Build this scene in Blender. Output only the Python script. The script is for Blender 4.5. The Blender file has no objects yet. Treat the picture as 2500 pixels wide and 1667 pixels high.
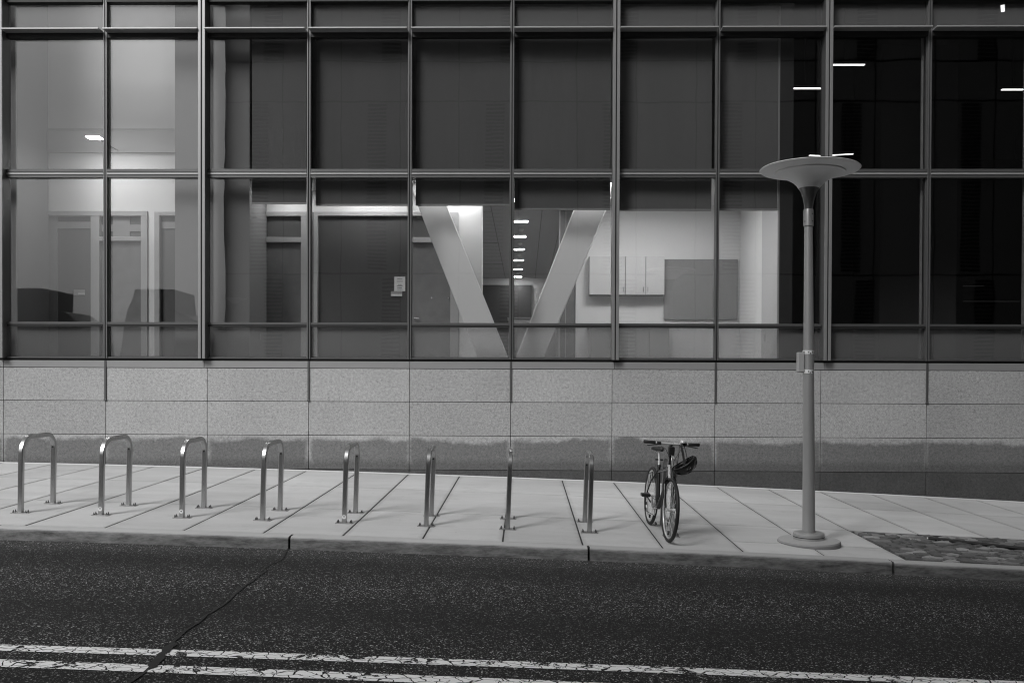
import bpy, bmesh, math, random
from mathutils import Vector, Matrix
R = math.radians
rnd = random.Random(7)
S = bpy.context.scene
COL = S.collection

# ------------------------------------------------------------------ camera
cam_d = bpy.data.cameras.new("camera"); cam = bpy.data.objects.new("camera", cam_d); COL.objects.link(cam)
cam_d.sensor_fit = 'HORIZONTAL'; cam_d.sensor_width = 36.0; cam_d.lens = 30.214
cam_d.clip_start = 0.05; cam_d.clip_end = 2000; cam_d.shift_y = 105.4 / 2500
_yaw, _pitch, _roll = -0.0152, -0.0101, 0.0037
_f = Vector((math.sin(_yaw) * math.cos(_pitch), math.cos(_yaw) * math.cos(_pitch), math.sin(_pitch)))
_r = Vector((math.cos(_yaw), -math.sin(_yaw), 0)); _u = _r.cross(_f)
_r2 = math.cos(_roll) * _r + math.sin(_roll) * _u; _u2 = -math.sin(_roll) * _r + math.cos(_roll) * _u
_m = Matrix((_r2, _u2, -_f)).transposed().to_4x4(); _m.translation = (0.226, -13.975, 1.369)
cam.matrix_world = _m
S.camera = cam

# ------------------------------------------------------------------ sky, sun, exposure (overcast day, monochrome)
SUN_EL, SUN_AZ = 42, 213           # azimuth clockwise from +Y: behind the camera, to its left
W = bpy.data.worlds.new("World"); S.world = W; W.use_nodes = True
wn, wl = W.node_tree.nodes, W.node_tree.links
sky = wn.new('ShaderNodeTexSky'); sky.sky_type = 'NISHITA'; sky.sun_disc = False
sky.sun_elevation = R(SUN_EL); sky.sun_rotation = R(SUN_AZ); sky.air_density = 1.0; sky.dust_density = 4.0
bw = wn.new('ShaderNodeRGBToBW'); wl.new(sky.outputs[0], bw.inputs[0])
wl.new(bw.outputs[0], wn['Background'].inputs['Color']); wn['Background'].inputs['Strength'].default_value = 0.062
sd = bpy.data.lights.new("sun", 'SUN'); sd.energy = 1.5; sd.angle = R(23); sd.color = (1, 1, 1)
sun = bpy.data.objects.new("sun", sd); COL.objects.link(sun)
_s = Vector((math.sin(R(SUN_AZ)) * math.cos(R(SUN_EL)), math.cos(R(SUN_AZ)) * math.cos(R(SUN_EL)), math.sin(R(SUN_EL))))
sun.rotation_euler = (-_s).to_track_quat('-Z', 'Y').to_euler(); sun.location = _s * 60
V = S.view_settings; V.view_transform = 'Standard'; V.look = 'None'; V.exposure = 0.78; V.gamma = 1.0; V.use_curve_mapping = False
S.render.engine = 'CYCLES'; S.cycles.use_denoising = True
S.cycles.filter_width = 1.1; S.cycles.max_bounces = 10; S.cycles.transparent_max_bounces = 24; S.cycles.sample_clamp_indirect = 6.0
S.cycles.caustics_reflective = False; S.cycles.caustics_refractive = False

# ------------------------------------------------------------------ material helpers
class NT:
    def __init__(s, name):
        s.m = bpy.data.materials.new(name); s.m.use_nodes = True
        s.n = s.m.node_tree.nodes; s.l = s.m.node_tree.links; s.n.clear()
        s.out = s.n.new('ShaderNodeOutputMaterial')
    def node(s, t, **kw):
        nd = s.n.new('ShaderNode' + t)
        for k, v in kw.items():
            setattr(nd, k, v)
        return nd
    def set(s, sock, v):
        if hasattr(v, 'is_linked') or hasattr(v, 'links'): s.l.new(v, sock)
        else: sock.default_value = v
    def math(s, op, a, b=None, c=None, clamp=False):
        nd = s.node('Math', operation=op, use_clamp=clamp); s.set(nd.inputs[0], a)
        if b is not None: s.set(nd.inputs[1], b)
        if c is not None: s.set(nd.inputs[2], c)
        return nd.outputs[0]
    def ramp(s, fac, stops, interp='LINEAR'):
        nd = s.node('ValToRGB'); s.l.new(fac, nd.inputs[0]); e = nd.color_ramp.elements
        nd.color_ramp.interpolation = interp
        while len(e) < len(stops): e.new(0.5)
        for i, (p, g) in enumerate(stops): e[i].position = p; e[i].color = (g, g, g, 1)
        return nd.outputs[0]
    def coord(s, kind='Object'): return s.node('TexCoord').outputs[kind]
    def pos(s): return s.node('NewGeometry').outputs['Position']
    def mapping(s, vec, scale=(1, 1, 1), loc=None):
        nd = s.node('Mapping'); s.l.new(vec, nd.inputs[0]); nd.inputs['Scale'].default_value = scale
        if loc is not None: s.set(nd.inputs['Location'], loc)
        return nd.outputs[0]
    def noise(s, vec, scale, detail=3, rough=.55):
        nd = s.node('TexNoise'); s.l.new(vec, nd.inputs['Vector']); nd.inputs['Scale'].default_value = scale
        nd.inputs['Detail'].default_value = detail; nd.inputs['Roughness'].default_value = rough
        return nd.outputs['Fac']
    def voro(s, vec, scale, feature='F1', out='Distance', randomness=1):
        nd = s.node('TexVoronoi', feature=feature); s.l.new(vec, nd.inputs['Vector']); nd.inputs['Scale'].default_value = scale
        nd.inputs['Randomness'].default_value = randomness
        return nd.outputs[out]
    def mix(s, fac, a, b):
        nd = s.node('Mix', data_type='FLOAT'); s.set(nd.inputs[0], fac); s.set(nd.inputs[2], a); s.set(nd.inputs[3], b)
        return nd.outputs[0]
    def rand(s): return s.node('ObjectInfo').outputs['Random']
    def bump(s, h, strength=.3, dist=.01):
        nd = s.node('Bump'); s.l.new(h, nd.inputs['Height']); nd.inputs['Strength'].default_value = strength
        nd.inputs['Distance'].default_value = dist
        return nd.outputs[0]
    def bsdf(s, col, rough=.6, metal=0., normal=None, spec=.5):
        b = s.node('BsdfPrincipled')
        if isinstance(col, (int, float)): b.inputs['Base Color'].default_value = (col, col, col, 1)
        else: s.l.new(col, b.inputs['Base Color'])
        s.set(b.inputs['Roughness'], rough); b.inputs['Metallic'].default_value = metal
        b.inputs['Specular IOR Level'].default_value = spec
        if normal is not None: s.l.new(normal, b.inputs['Normal'])
        return b.outputs[0]
    def done(s, sh): s.l.new(sh, s.out.inputs[0]); return s.m

def plain(name, g, rough=.55, metal=0., var=.12, scale=6., spec=.5, bump=0.):
    """a painted / moulded surface with slight tonal unevenness"""
    t = NT(name); p = t.coord('Object'); n = t.noise(p, scale, 4)
    c = t.math('MULTIPLY', t.math('ADD', 1 - var, t.math('MULTIPLY', n, 2 * var)), g)
    nb = t.bump(t.noise(p, 90, 2), bump, .002) if bump else None
    rr = t.math('ADD', rough - .06, t.math('MULTIPLY', t.noise(p, scale * 3, 3), .12))
    return t.done(t.bsdf(c, rr, metal, nb, spec))

def emit(name, strength):
    t = NT(name); e = t.node('Emission'); e.inputs[0].default_value = (1, 1, 1, 1); e.inputs[1].default_value = strength
    return t.done(e.outputs[0])

def glass_mat(name, base_refl, tint, frit=0., fritcol=.4, wob=.0014):
    t = NT(name); p = t.coord('Object'); rv = t.node('CombineXYZ'); r = t.rand()
    t.l.new(t.math('MULTIPLY', r, 37.), rv.inputs[0]); t.l.new(t.math('MULTIPLY', r, 91.), rv.inputs[2])
    va = t.node('VectorMath', operation='ADD'); t.l.new(p, va.inputs[0]); t.l.new(rv.outputs[0], va.inputs[1])
    nb = t.bump(t.noise(va.outputs[0], .9, 2, .4), 1., wob)
    lw = t.node('LayerWeight'); lw.inputs[0].default_value = .5
    fz = t.math('ADD', t.math('MULTIPLY', t.math('POWER', lw.outputs['Facing'], 5.), .9), base_refl)
    tr = t.node('BsdfTransparent'); tr.inputs[0].default_value = (tint, tint, tint, 1)
    body = tr.outputs[0]
    if frit:
        dot = t.math('ADD', frit - .03, t.math('MULTIPLY', t.noise(p, 2.5, 3), .06))     # dots far too fine to resolve: their cover
        df = t.node('BsdfDiffuse'); df.inputs[0].default_value = (fritcol,) * 3 + (1,)
        mx = t.node('MixShader'); t.l.new(dot, mx.inputs[0]); t.l.new(body, mx.inputs[1]); t.l.new(df.outputs[0], mx.inputs[2]); body = mx.outputs[0]
    gl = t.node('BsdfGlossy'); gl.inputs['Roughness'].default_value = .0; gl.inputs[0].default_value = (.95, .95, .95, 1)
    t.l.new(nb, gl.inputs['Normal'])
    mx = t.node('MixShader'); t.l.new(fz, mx.inputs[0]); t.l.new(body, mx.inputs[1]); t.l.new(gl.outputs[0], mx.inputs[2])
    return t.done(mx.outputs[0])

def granite(name, stain):
    t = NT(name); p = t.pos()
    fine = t.math('ADD', t.math('MULTIPLY', t.noise(p, 62, 3, .75), .6), t.math('MULTIPLY', t.noise(p, 24, 2, .6), .4)); fleck = t.voro(p, 46, out='Color'); fl = t.node('SeparateColor'); t.l.new(fleck, fl.inputs[0])
    pale = t.math('MULTIPLY', t.math('GREATER_THAN', fl.outputs[0], .96), .05)
    dark = t.math('MULTIPLY', t.math('GREATER_THAN', fl.outputs[1], .94), -.05)
    g = t.math('ADD', -.07, t.math('MULTIPLY', fine, .88)); g = t.math('ADD', g, t.math('ADD', pale, dark))
    g = t.math('MULTIPLY', g, t.math('ADD', .90, t.math('MULTIPLY', t.rand(), .18)))
    g = t.math('MULTIPLY', g, t.math('ADD', .86, t.math('MULTIPLY', t.noise(p, 1.1, 3), .28)))
    rough = .5
    if stain:
        c = t.coord('Generated'); sp = t.node('SeparateXYZ'); t.l.new(c, sp.inputs[0])
        wv = t.math('SUBTRACT', t.math('ADD', t.math('MULTIPLY', t.noise(p, 1.7, 2, .5), .62), t.math('MULTIPLY', t.noise(p, 7, 4, .65), .38)), .5)
        if stain == 1:
            ex = t.math('SUBTRACT', .5, t.math('ABSOLUTE', t.math('SUBTRACT', sp.outputs[0], .5)))   # distance from the side joints
            a = t.math('MULTIPLY', t.math('ADD', ex, t.math('ADD', .028, t.math('MULTIPLY', wv, .16))), 15., clamp=True)
            a = t.math('MAXIMUM', a, t.math('MULTIPLY', t.math('SUBTRACT', .55, sp.outputs[2]), 2.2, clamp=True))
            top = t.math('SUBTRACT', t.math('ADD', .72, t.math('MULTIPLY', t.noise(p, .9, 2, .5), .34)), sp.outputs[2])
            b = t.math('MULTIPLY', t.math('ADD', t.math('ADD', top, .04), t.math('MULTIPLY', wv, .55)), 8., clamp=True)
            wet = t.math('MULTIPLY', a, b)
            low = t.math('MULTIPLY', t.math('ADD', t.math('SUBTRACT', .36, sp.outputs[2]), t.math('MULTIPLY', wv, .3)), 5., clamp=True)
            f = t.math('SUBTRACT', 1., t.math('MULTIPLY', wet, .58)); f = t.math('MULTIPLY', f, t.math('SUBTRACT', 1., t.math('MULTIPLY', low, .32)))
        else:
            f = t.math('ADD', .18, t.math('MULTIPLY', wv, .16))
        f = t.math('MULTIPLY', f, t.math('ADD', .72, t.math('MULTIPLY', t.noise(p, 13, 6, .75), .56))); g = t.math('MULTIPLY', g, f); rough = .6
    return t.done(t.bsdf(g, rough, 0, t.bump(fine, .25, .003)))

def concrete(name, g, face_dark=0., bump=.3, patch=.16, edge=0.):
    t = NT(name); p = t.pos()
    ps = t.mapping(p, (1, 3, 1)); big = t.noise(ps, .8, 5, .62); fine = t.noise(p, 120, 4, .7)
    c = t.math('MULTIPLY', g, t.math('ADD', 1 - patch, t.math('MULTIPLY', big, 2 * patch)))
    c = t.math('MULTIPLY', c, t.math('ADD', .88, t.math('MULTIPLY', fine, .24)))
    c = t.math('MULTIPLY', c, t.math('ADD', .88, t.math('MULTIPLY', t.rand(), .17)))
    spots = t.math('LESS_THAN', t.voro(p, 2.3), .016); c = t.math('MULTIPLY', c, t.math('SUBTRACT', 1., t.math('MULTIPLY', spots, .45)))
    if edge:
        sp = t.node('SeparateXYZ'); t.l.new(t.coord('Generated'), sp.inputs[0])
        ax = t.math('SUBTRACT', .5, t.math('ABSOLUTE', t.math('SUBTRACT', sp.outputs[0], .5))); ay = t.math('SUBTRACT', .5, t.math('ABSOLUTE', t.math('SUBTRACT', sp.outputs[1], .5)))
        e_ = t.math('MINIMUM', ax, t.math('MULTIPLY', ay, 1.9)); dn = t.noise(p, 5, 5, .7)
        d_ = t.math('MULTIPLY', t.math('SUBTRACT', t.math('MULTIPLY', dn, .13), e_), 14., clamp=True)
        c = t.math('MULTIPLY', c, t.math('SUBTRACT', 1., t.math('MULTIPLY', d_, edge)))
        gum = t.math('LESS_THAN', t.voro(p, 3.1), t.math('MULTIPLY', t.noise(p, .9, 2), .07)); c = t.math('MULTIPLY', c, t.math('SUBTRACT', 1., t.math('MULTIPLY', gum, .22)))
        blot = t.math('MULTIPLY', t.math('SUBTRACT', t.noise(p, 2.4, 6, .7), .55), 5., clamp=True); c = t.math('MULTIPLY', c, t.math('SUBTRACT', 1., t.math('MULTIPLY', blot, .14)))
    if face_dark:
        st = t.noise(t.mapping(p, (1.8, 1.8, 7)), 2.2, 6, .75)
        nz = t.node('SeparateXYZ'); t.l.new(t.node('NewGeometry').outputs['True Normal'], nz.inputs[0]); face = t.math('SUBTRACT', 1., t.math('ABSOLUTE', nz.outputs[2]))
        c = t.math('MULTIPLY', c, t.math('SUBTRACT', 1., t.math('MULTIPLY', face, .5)))  # upright faces get a darker tone by their normal, then darker streaks
        c = t.math('MULTIPLY', c, t.math('SUBTRACT', 1., t.math('MULTIPLY', t.math('MULTIPLY', t.math('SUBTRACT', st, .3), 2.6, clamp=True), t.math('MULTIPLY', face_dark, t.math('ADD', face, .06)))))
    return t.done(t.bsdf(c, .8, 0, t.bump(fine, bump, .004), .3))

def asphalt_mat():
    t = NT('asphalt'); p = t.pos()
    v1 = t.node('TexVoronoi'); t.l.new(p, v1.inputs['Vector']); v1.inputs['Scale'].default_value = 105
    s1 = t.node('SeparateColor'); t.l.new(v1.outputs['Color'], s1.inputs[0])
    v2 = t.node('TexVoronoi'); t.l.new(p, v2.inputs['Vector']); v2.inputs['Scale'].default_value = 180
    s2 = t.node('SeparateColor'); t.l.new(v2.outputs['Color'], s2.inputs[0])
    dens = t.math('MULTIPLY', t.noise(t.mapping(p, (.5, 1.3, 1)), .8, 5, .6), .075)
    big = t.math('MULTIPLY', t.math('GREATER_THAN', t.math('ADD', s1.outputs[0], dens), .968), t.math('MULTIPLY', s1.outputs[1], .5))
    sml = t.math('MULTIPLY', t.math('GREATER_THAN', s2.outputs[0], .91), t.math('MULTIPLY', s2.outputs[1], .3))
    base = t.math('ADD', .007, t.math('MULTIPLY', t.noise(p, 40, 4, .7), .018))
    base = t.math('MULTIPLY', base, t.math('ADD', .5, t.math('MULTIPLY', t.noise(t.mapping(p, (.5, 1.3, 1)), .8, 5, .6), 1.0)))
    sp = t.node('SeparateXYZ'); t.l.new(p, sp.inputs[0]); yw = t.math('ADD', sp.outputs[1], t.math('MULTIPLY', t.noise(p, .3, 2), .5))
    trk = t.math('MULTIPLY', t.math('ADD', t.math('SINE', t.math('MULTIPLY', yw, 3.6)), 1.), .5)
    keep = t.math('ADD', .45, t.math('MULTIPLY', trk, .75)); big = t.math('MULTIPLY', big, keep); sml = t.math('MULTIPLY', sml, keep)
    oil = t.math('MULTIPLY', t.math('SUBTRACT', t.noise(t.mapping(p, (.6, 1, 1)), 1.3, 5, .65), .56), 6., clamp=True); base = t.math('MULTIPLY', base, t.math('SUBTRACT', 1., t.math('MULTIPLY', oil, .4)))
    gut = t.math('MULTIPLY', t.math('ADD', t.math('ADD', sp.outputs[1], 5.62), t.math('MULTIPLY', t.noise(p, 2.2, 4), .35)), 3.5, clamp=True); base = t.math('ADD', base, t.math('MULTIPLY', t.math('MULTIPLY', gut, t.noise(p, 70, 4, .8)), .035))
    c = t.math('ADD', base, t.math('ADD', big, sml))
    h = t.math('ADD', t.math('MULTIPLY', v1.outputs['Distance'], 1.), t.noise(p, 90, 3))
    return t.done(t.bsdf(c, .85, 0, t.bump(h, .55, .006), .25))

def paint_mat():
    t = NT('road_paint'); p = t.pos()
    pw = t.node('VectorMath', operation='ADD'); t.l.new(p, pw.inputs[0])
    nz = t.node('TexNoise'); t.l.new(p, nz.inputs['Vector']); nz.inputs['Scale'].default_value = 9
    sc = t.node('VectorMath', operation='SCALE'); t.l.new(nz.outputs['Color'], sc.inputs[0]); sc.inputs['Scale'].default_value = .09; t.l.new(sc.outputs[0], pw.inputs[1])
    mp = t.mapping(pw.outputs[0], (9, 17, 1)); de = t.voro(mp, 1., 'DISTANCE_TO_EDGE')
    crk = t.math('GREATER_THAN', de, t.math('MULTIPLY', t.noise(p, 1.4, 4), .075))
    chip = t.math('LESS_THAN', t.noise(p, 3.0, 7, .78), .58)
    fine = t.math('LESS_THAN', t.noise(p, 26, 4, .7), .63)
    m = t.math('MULTIPLY', t.math('MULTIPLY', crk, chip), fine)
    tr = t.node('BsdfTransparent'); mx = t.node('MixShader'); t.l.new(m, mx.inputs[0]); t.l.new(tr.outputs[0], mx.inputs[1])
    t.l.new(t.bsdf(t.math('ADD', .84, t.math('MULTIPLY', t.noise(p, 14, 3), .12)), .6), mx.inputs[2])
    return t.done(mx.outputs[0])

def brushed(name, g, rough=.32, axis=(60, 60, 1.5)):
    t = NT(name); p = t.coord('Object'); n = t.noise(t.mapping(p, axis), 4, 4, .7)
    c = t.math('MULTIPLY', g, t.math('ADD', .9, t.math('MULTIPLY', n, .2)))
    return t.done(t.bsdf(c, t.math('ADD', rough - .08, t.math('MULTIPLY', n, .16)), 1., t.bump(n, .08, .002)))

def blind_mat():
    t = NT('blind_fabric'); p = t.pos(); n = t.noise(t.mapping(p, (1.6, 1, .35)), 1.4, 3)
    c = t.math('MULTIPLY', .128, t.math('MULTIPLY', t.math('ADD', .86, t.math('MULTIPLY', t.rand(), .24)), t.math('ADD', .86, t.math('MULTIPLY', n, .28))))
    return t.done(t.bsdf(c, .9, 0, t.bump(n, .35, .05)))
M = dict(
    granite=granite('granite', 0), granite_stained=granite('granite_stained', 1), granite_wet=granite('granite_wet', 2),
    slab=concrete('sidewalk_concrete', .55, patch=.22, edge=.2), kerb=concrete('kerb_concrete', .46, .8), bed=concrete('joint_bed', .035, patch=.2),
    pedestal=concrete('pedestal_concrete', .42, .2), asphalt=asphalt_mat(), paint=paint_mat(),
    tar=plain('crack_filler', .012, .7), caulk=plain('caulk', .68, .6),
    alu=plain('mullion_aluminium', .13, .42, .55, .06, 3), alu_light=plain('mullion_cap_aluminium', .19, .36, .6, .05, 3),
    gasket=plain('black_gasket', .012, .6), flashing=plain('flashing_metal', .30, .5, .35, .1, 2),
    glass=glass_mat('glass', .055, .86), frit=glass_mat('fritted_glass', .05, .88, .29, .22),
    blind=blind_mat(), rail=plain('blind_rail', .34, .5, .3),
    wall=plain('interior_wall', .72, .7, 0, .03, .8), pier=plain('pier_plaster', .55, .75, 0, .04, .7), column=plain('column_paint', .86, .6, 0, .05, .9),
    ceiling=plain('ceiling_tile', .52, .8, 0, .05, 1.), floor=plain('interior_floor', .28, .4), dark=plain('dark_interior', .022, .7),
    frame=plain('door_frame', .42, .5, .1, .05), wood=plain('dark_wood', .2, .45, 0, .3, 5), panel=plain('tinted_panel', .12, .3, 0, .05),
    panel_dark=plain('dark_tinted_panel', .085, .2, 0, .1), paper=plain('paper', .75, .8, 0, .03), ink=plain('ink', .12, .8), plate=plain('sign_plate', .3, .5),
    cabinet=plain('cabinet_laminate', .58, .45, 0, .04), board=plain('pin_board', .28, .8, 0, .08, 12), chrome=plain('chrome', .7, .18, 1., .05),
    bright=plain('bright_metal', .75, .28, .4, .05), fin=plain('fin_cap_aluminium', .34, .36, .5, .05, 3), line=plain('transom_line_aluminium', .42, .36, .4, .05, 3), kitchen_pier=plain('kitchen_pier_plaster', .46, .75, 0, .04, .7), base_front=plain('base_cabinet_front', .36, .5, 0, .04), lobby_pier=plain('lobby_pier_plaster', .22, .75, 0, .04, .7), rim_metal=plain('rim_metal', .6, .3, .5, .1), steel=brushed('brushed_steel', .45, .29), sticker=plain('sticker', .75, .5), black=plain('black_rubber', .012, .6, 0, .3, 30),
    black_gloss=plain('black_frame_paint', .012, .22, 0, .2), plastic=plain('black_plastic', .016, .42, 0, .2), helmet=plain('helmet_shell', .014, .35, 0, .25, 9),
    lamp_paint=plain('lamp_pole_paint', .40, .34, .4, .06, 4), lamp_white=plain('lamp_shade_white', .78, .5, 0, .04, 3), lamp_dark=plain('lamp_neck_metal', .2, .32, .7, .06, 3),
    grey_box=plain('box_grey', .42, .55), white_band=plain('white_band', .8, .5), tile=plain('far_panel', .3, .6, 0, .1, .4), tile_dark=plain('far_louvre', .02, .6),
    truck=plain('truck_paint', .05, .4), stone=concrete('sett_stone', .20, .0, .6, .3), soil=concrete('pit_sand', .05, 0, .5, .3),
    lit=emit('lit_panel', 16.), lit_cove=emit('lit_cove', 11.), lit_down=emit('lit_downlight', 40.), lit_tube=emit('lit_tube', 2.0), lit_washer=emit('lit_washer', 100.),
)

# ------------------------------------------------------------------ mesh helpers
class MB:
    def __init__(s): s.v = []; s.f = []
    def add(s, vs, fs):
        b = len(s.v); s.v += [tuple(v) for v in vs]; s.f += [tuple(i + b for i in f) for f in fs]; return s
    def box(s, x0, x1, y0, y1, z0, z1):
        return s.add([(x0, y0, z0), (x1, y0, z0), (x1, y1, z0), (x0, y1, z0), (x0, y0, z1), (x1, y0, z1), (x1, y1, z1), (x0, y1, z1)],
                     [(3, 2, 1, 0), (4, 5, 6, 7), (0, 1, 5, 4), (1, 2, 6, 5), (2, 3, 7, 6), (3, 0, 4, 7)])
    def prism(s, pts, y0, y1):               # outline in xz, swept along y
        n = len(pts)
        return s.add([(x, y0, z) for x, z in pts] + [(x, y1, z) for x, z in pts],
                     [tuple(range(n)), tuple(range(2 * n - 1, n - 1, -1))] + [(i, i + n, (i + 1) % n + n, (i + 1) % n) for i in range(n)])
    def sweep(s, pts, sec, up=Vector((0, 0, 1)), closed=False, caps=True):
        """sweep a 2D section (a,b) along a polyline; a along side, b along normal"""
        P = [Vector(p) for p in pts]; n = len(P); k = len(sec); b0 = len(s.v); prev = None
        for i, p in enumerate(P):
            a = P[i - 1] if (i or closed) else P[0]; c = P[(i + 1) % n] if (i < n - 1 or closed) else P[-1]
            t = (c - a).normalized()
            if prev is None:
                sd = t.cross(up)
                if sd.length < 1e-4: sd = t.cross(Vector((1, 0, 0)))
                sd.normalize()
            else:
                sd = (prev - t * prev.dot(t)).normalized()
            prev = sd; nm = sd.cross(t).normalized()
            sc = sec[i] if isinstance(sec[0][0], (tuple, list)) else sec
            for a_, b_ in sc: s.v.append(tuple(p + sd * a_ + nm * b_))
        kk = len(sec[0]) if isinstance(sec[0][0], (tuple, list)) else k
        m = n if closed else n - 1
        for i in range(m):
            for j in range(kk):
                q = (i + 1) % n
                s.f.append((b0 + i * kk + j, b0 + i * kk + (j + 1) % kk, b0 + q * kk + (j + 1) % kk, b0 + q * kk + j))
        if caps and not closed:
            s.f.append(tuple(b0 + j for j in reversed(range(kk)))); s.f.append(tuple(b0 + (n - 1) * kk + j for j in range(kk)))
        return s
    def tube(s, pts, r, n=10, closed=False):
        rs = r if isinstance(r, (list, tuple)) else [r] * len(pts)
        return s.sweep(pts, [[(q * math.cos(2 * math.pi * j / n), q * math.sin(2 * math.pi * j / n)) for j in range(n)] for q in rs], closed=closed)
    def lathe(s, prof, n=32, c=(0, 0, 0), cap=True):
        b = len(s.v)
        for r, z in prof:
            for j in range(n): s.v.append((c[0] + r * math.cos(2 * math.pi * j / n), c[1] + r * math.sin(2 * math.pi * j / n), c[2] + z))
        for i in range(len(prof) - 1):
            for j in range(n):
                s.f.append((b + i * n + j, b + i * n + (j + 1) % n, b + (i + 1) * n + (j + 1) % n, b + (i + 1) * n + j))
        if cap:
            s.f.append(tuple(b + j for j in reversed(range(n)))); s.f.append(tuple(b + (len(prof) - 1) * n + j for j in range(n)))
        return s
    def ring(s, c, rad, r, n=48, k=8, flat=1.):     # torus in the xz plane (wheel); flat scales the radial half-size
        pts = [(c[0] + rad * math.cos(2 * math.pi * i / n), c[1], c[2] + rad * math.sin(2 * math.pi * i / n)) for i in range(n)]
        b = len(s.v)
        for i in range(n):
            a = 2 * math.pi * i / n; d = Vector((math.cos(a), 0, math.sin(a)))
            for j in range(k):
                q = 2 * math.pi * j / k; s.v.append(tuple(Vector(pts[i]) + d * (r * flat * math.cos(q)) + Vector((0, r * math.sin(q), 0))))
        for i in range(n):
            for j in range(k):
                s.f.append((b + i * k + j, b + ((i + 1) % n) * k + j, b + ((i + 1) % n) * k + (j + 1) % k, b + i * k + (j + 1) % k))
        return s
    def build(s, name, mat, parent=None, smooth=None, bevel=0, origin=None):
        me = bpy.data.meshes.new(name)
        if origin is not None:
            o_ = Vector(origin); vs = [tuple(Vector(v) - o_) for v in s.v]
        else: vs = s.v
        me.from_pydata(vs, [], s.f)
        bm = bmesh.new(); bm.from_mesh(me)
        if bevel: bmesh.ops.bevel(bm, geom=bm.edges[:], offset=bevel, segments=1, affect='EDGES')
        bmesh.ops.recalc_face_normals(bm, faces=bm.faces[:]); bm.to_mesh(me); bm.free()
        me.materials.append(M[mat] if isinstance(mat, str) else mat)
        if smooth:
            for p in me.polygons: p.use_smooth = True
            me.set_sharp_from_angle(angle=R(smooth))
        o = bpy.data.objects.new(name, me); COL.objects.link(o)
        if origin is not None: o.location = origin
        if parent is not None: o.parent = parent
        return o

def box(name, x0, x1, y0, y1, z0, z1, mat, parent=None, bevel=0):
    c = ((x0 + x1) / 2, (y0 + y1) / 2, (z0 + z1) / 2)
    return MB().box(x0, x1, y0, y1, z0, z1).build(name, mat, parent, bevel=bevel, origin=c)
def empty(name, loc=(0, 0, 0), label=None, cat=None, group=None):
    o = bpy.data.objects.new(name, None); COL.objects.link(o); o.location = loc; o.empty_display_size = .2
    return tag(o, label, cat, group)
def tag(o, label=None, cat=None, group=None, kind=None):
    for k, v in (('label', label), ('category', cat), ('group', group), ('kind', kind)):
        if v: o[k] = v
    return o
def structure(o, label=None): return tag(o, label, None, None, 'structure')
def copy_tree(o, parent=None):
    c = o.copy(); COL.objects.link(c); c.parent = parent
    for ch in list(o.children): copy_tree(ch, c)
    return c

# ------------------------------------------------------------------ ground levels
def gx(x):
    xc = max(-10., min(10., x)); z = -.2882 - .0334 * xc - .0011 * xc * xc
    return z + (x - xc) * (-.0334 - .0022 * xc)
def gz(x, y): return gx(x) + .0127 * y
def slope(x): xc = max(-10., min(10., x)); return -.0334 - .0022 * xc
KERB = -5.223
def rz(x, y):
    d = KERB - y; return gz(x, KERB) - .125 + .01 * min(d, 3.6) - .012 * max(0, d - 3.6)
def sheet(name, xs, ys, fz, mat):
    m = MB(); m.v = [(x, y, fz(x, y)) for y in ys for x in xs]; n = len(xs)
    m.f = [(j * n + i, j * n + i + 1, (j + 1) * n + i + 1, (j + 1) * n + i) for j in range(len(ys) - 1) for i in range(n - 1)]
    return m.build(name, mat)
XS = [-400, -120, -60, -30] + [x * .5 for x in range(-40, 41)] + [30, 60, 120, 400]

HALF = 1.6657 / 2; PIT_I = (5, 9); PX0, PX1 = PIT_I[0] * HALF + .01, PIT_I[1] * HALF - .01
road = structure(sheet('road', XS, [-20.6, -18, -14, -12, -10, -9.5, -8.823, -8, -7, -6, KERB - .001 + .05], rz, 'asphalt'))
walk = structure(sheet('sidewalk', XS, [KERB + .1, -4.8, -4, -3.53, -3.45, -2, -1, .2], lambda x, y: gz(x, y) - (.05 if (PX0 - .3 < x < PX1 + .3 and y < -3.7) else .0045), 'bed'))
terrace = structure(sheet('terrace', XS, [-300, -60, -30, -20.6], lambda x, y: .62 if abs(x) < 500 else .62, 'slab'))
tr_edge = structure(MB().box(-400, 400, -20.7, -20.4, -3, .63).build('terrace_wall', 'kerb'))

# sidewalk slabs, one object each
HALF = 1.6657 / 2
ROWS = [(-5.072, -3.51), (-3.51, -1.67), (-1.67, -.03)]
def slab(x0, x1, y0, y1, g=.0085, gy=.003):
    a, b, c, d = x0 + g, x1 - g, y0 + gy, y1 - gy
    mx, my = (a + b) / 2, (c + d) / 2; o = (mx, my, gz(mx, my)); tilt = rnd.uniform(-.0012, .0012)
    m = MB(); top = [(x, y, gz(x, y) + (tilt if x == a else -tilt)) for x, y in ((a, c), (b, c), (b, d), (a, d))]
    m.add([(x, y, z - .05) for x, y, z in top] + top, [(3, 2, 1, 0), (4, 5, 6, 7), (0, 1, 5, 4), (1, 2, 6, 5), (2, 3, 7, 6), (3, 0, 4, 7)])
    return m.build('paving_slab', 'slab', walk, bevel=.0025, origin=o)
PIT_I = (5, 9)
for i in range(-14, 14):
    for k, (y0, y1) in enumerate(ROWS):
        if k == 0 and PIT_I[0] <= i < PIT_I[1]: continue
        if k == 0 and i in (3, 4):
            slab(i * HALF, (i + 1) * HALF, y0, -4.526); slab(i * HALF, (i + 1) * HALF, -4.514, y1); continue
        slab(i * HALF, (i + 1) * HALF, y0, y1)
m = MB(); xs = [x * .5 for x in range(-24, 25)]
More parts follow.
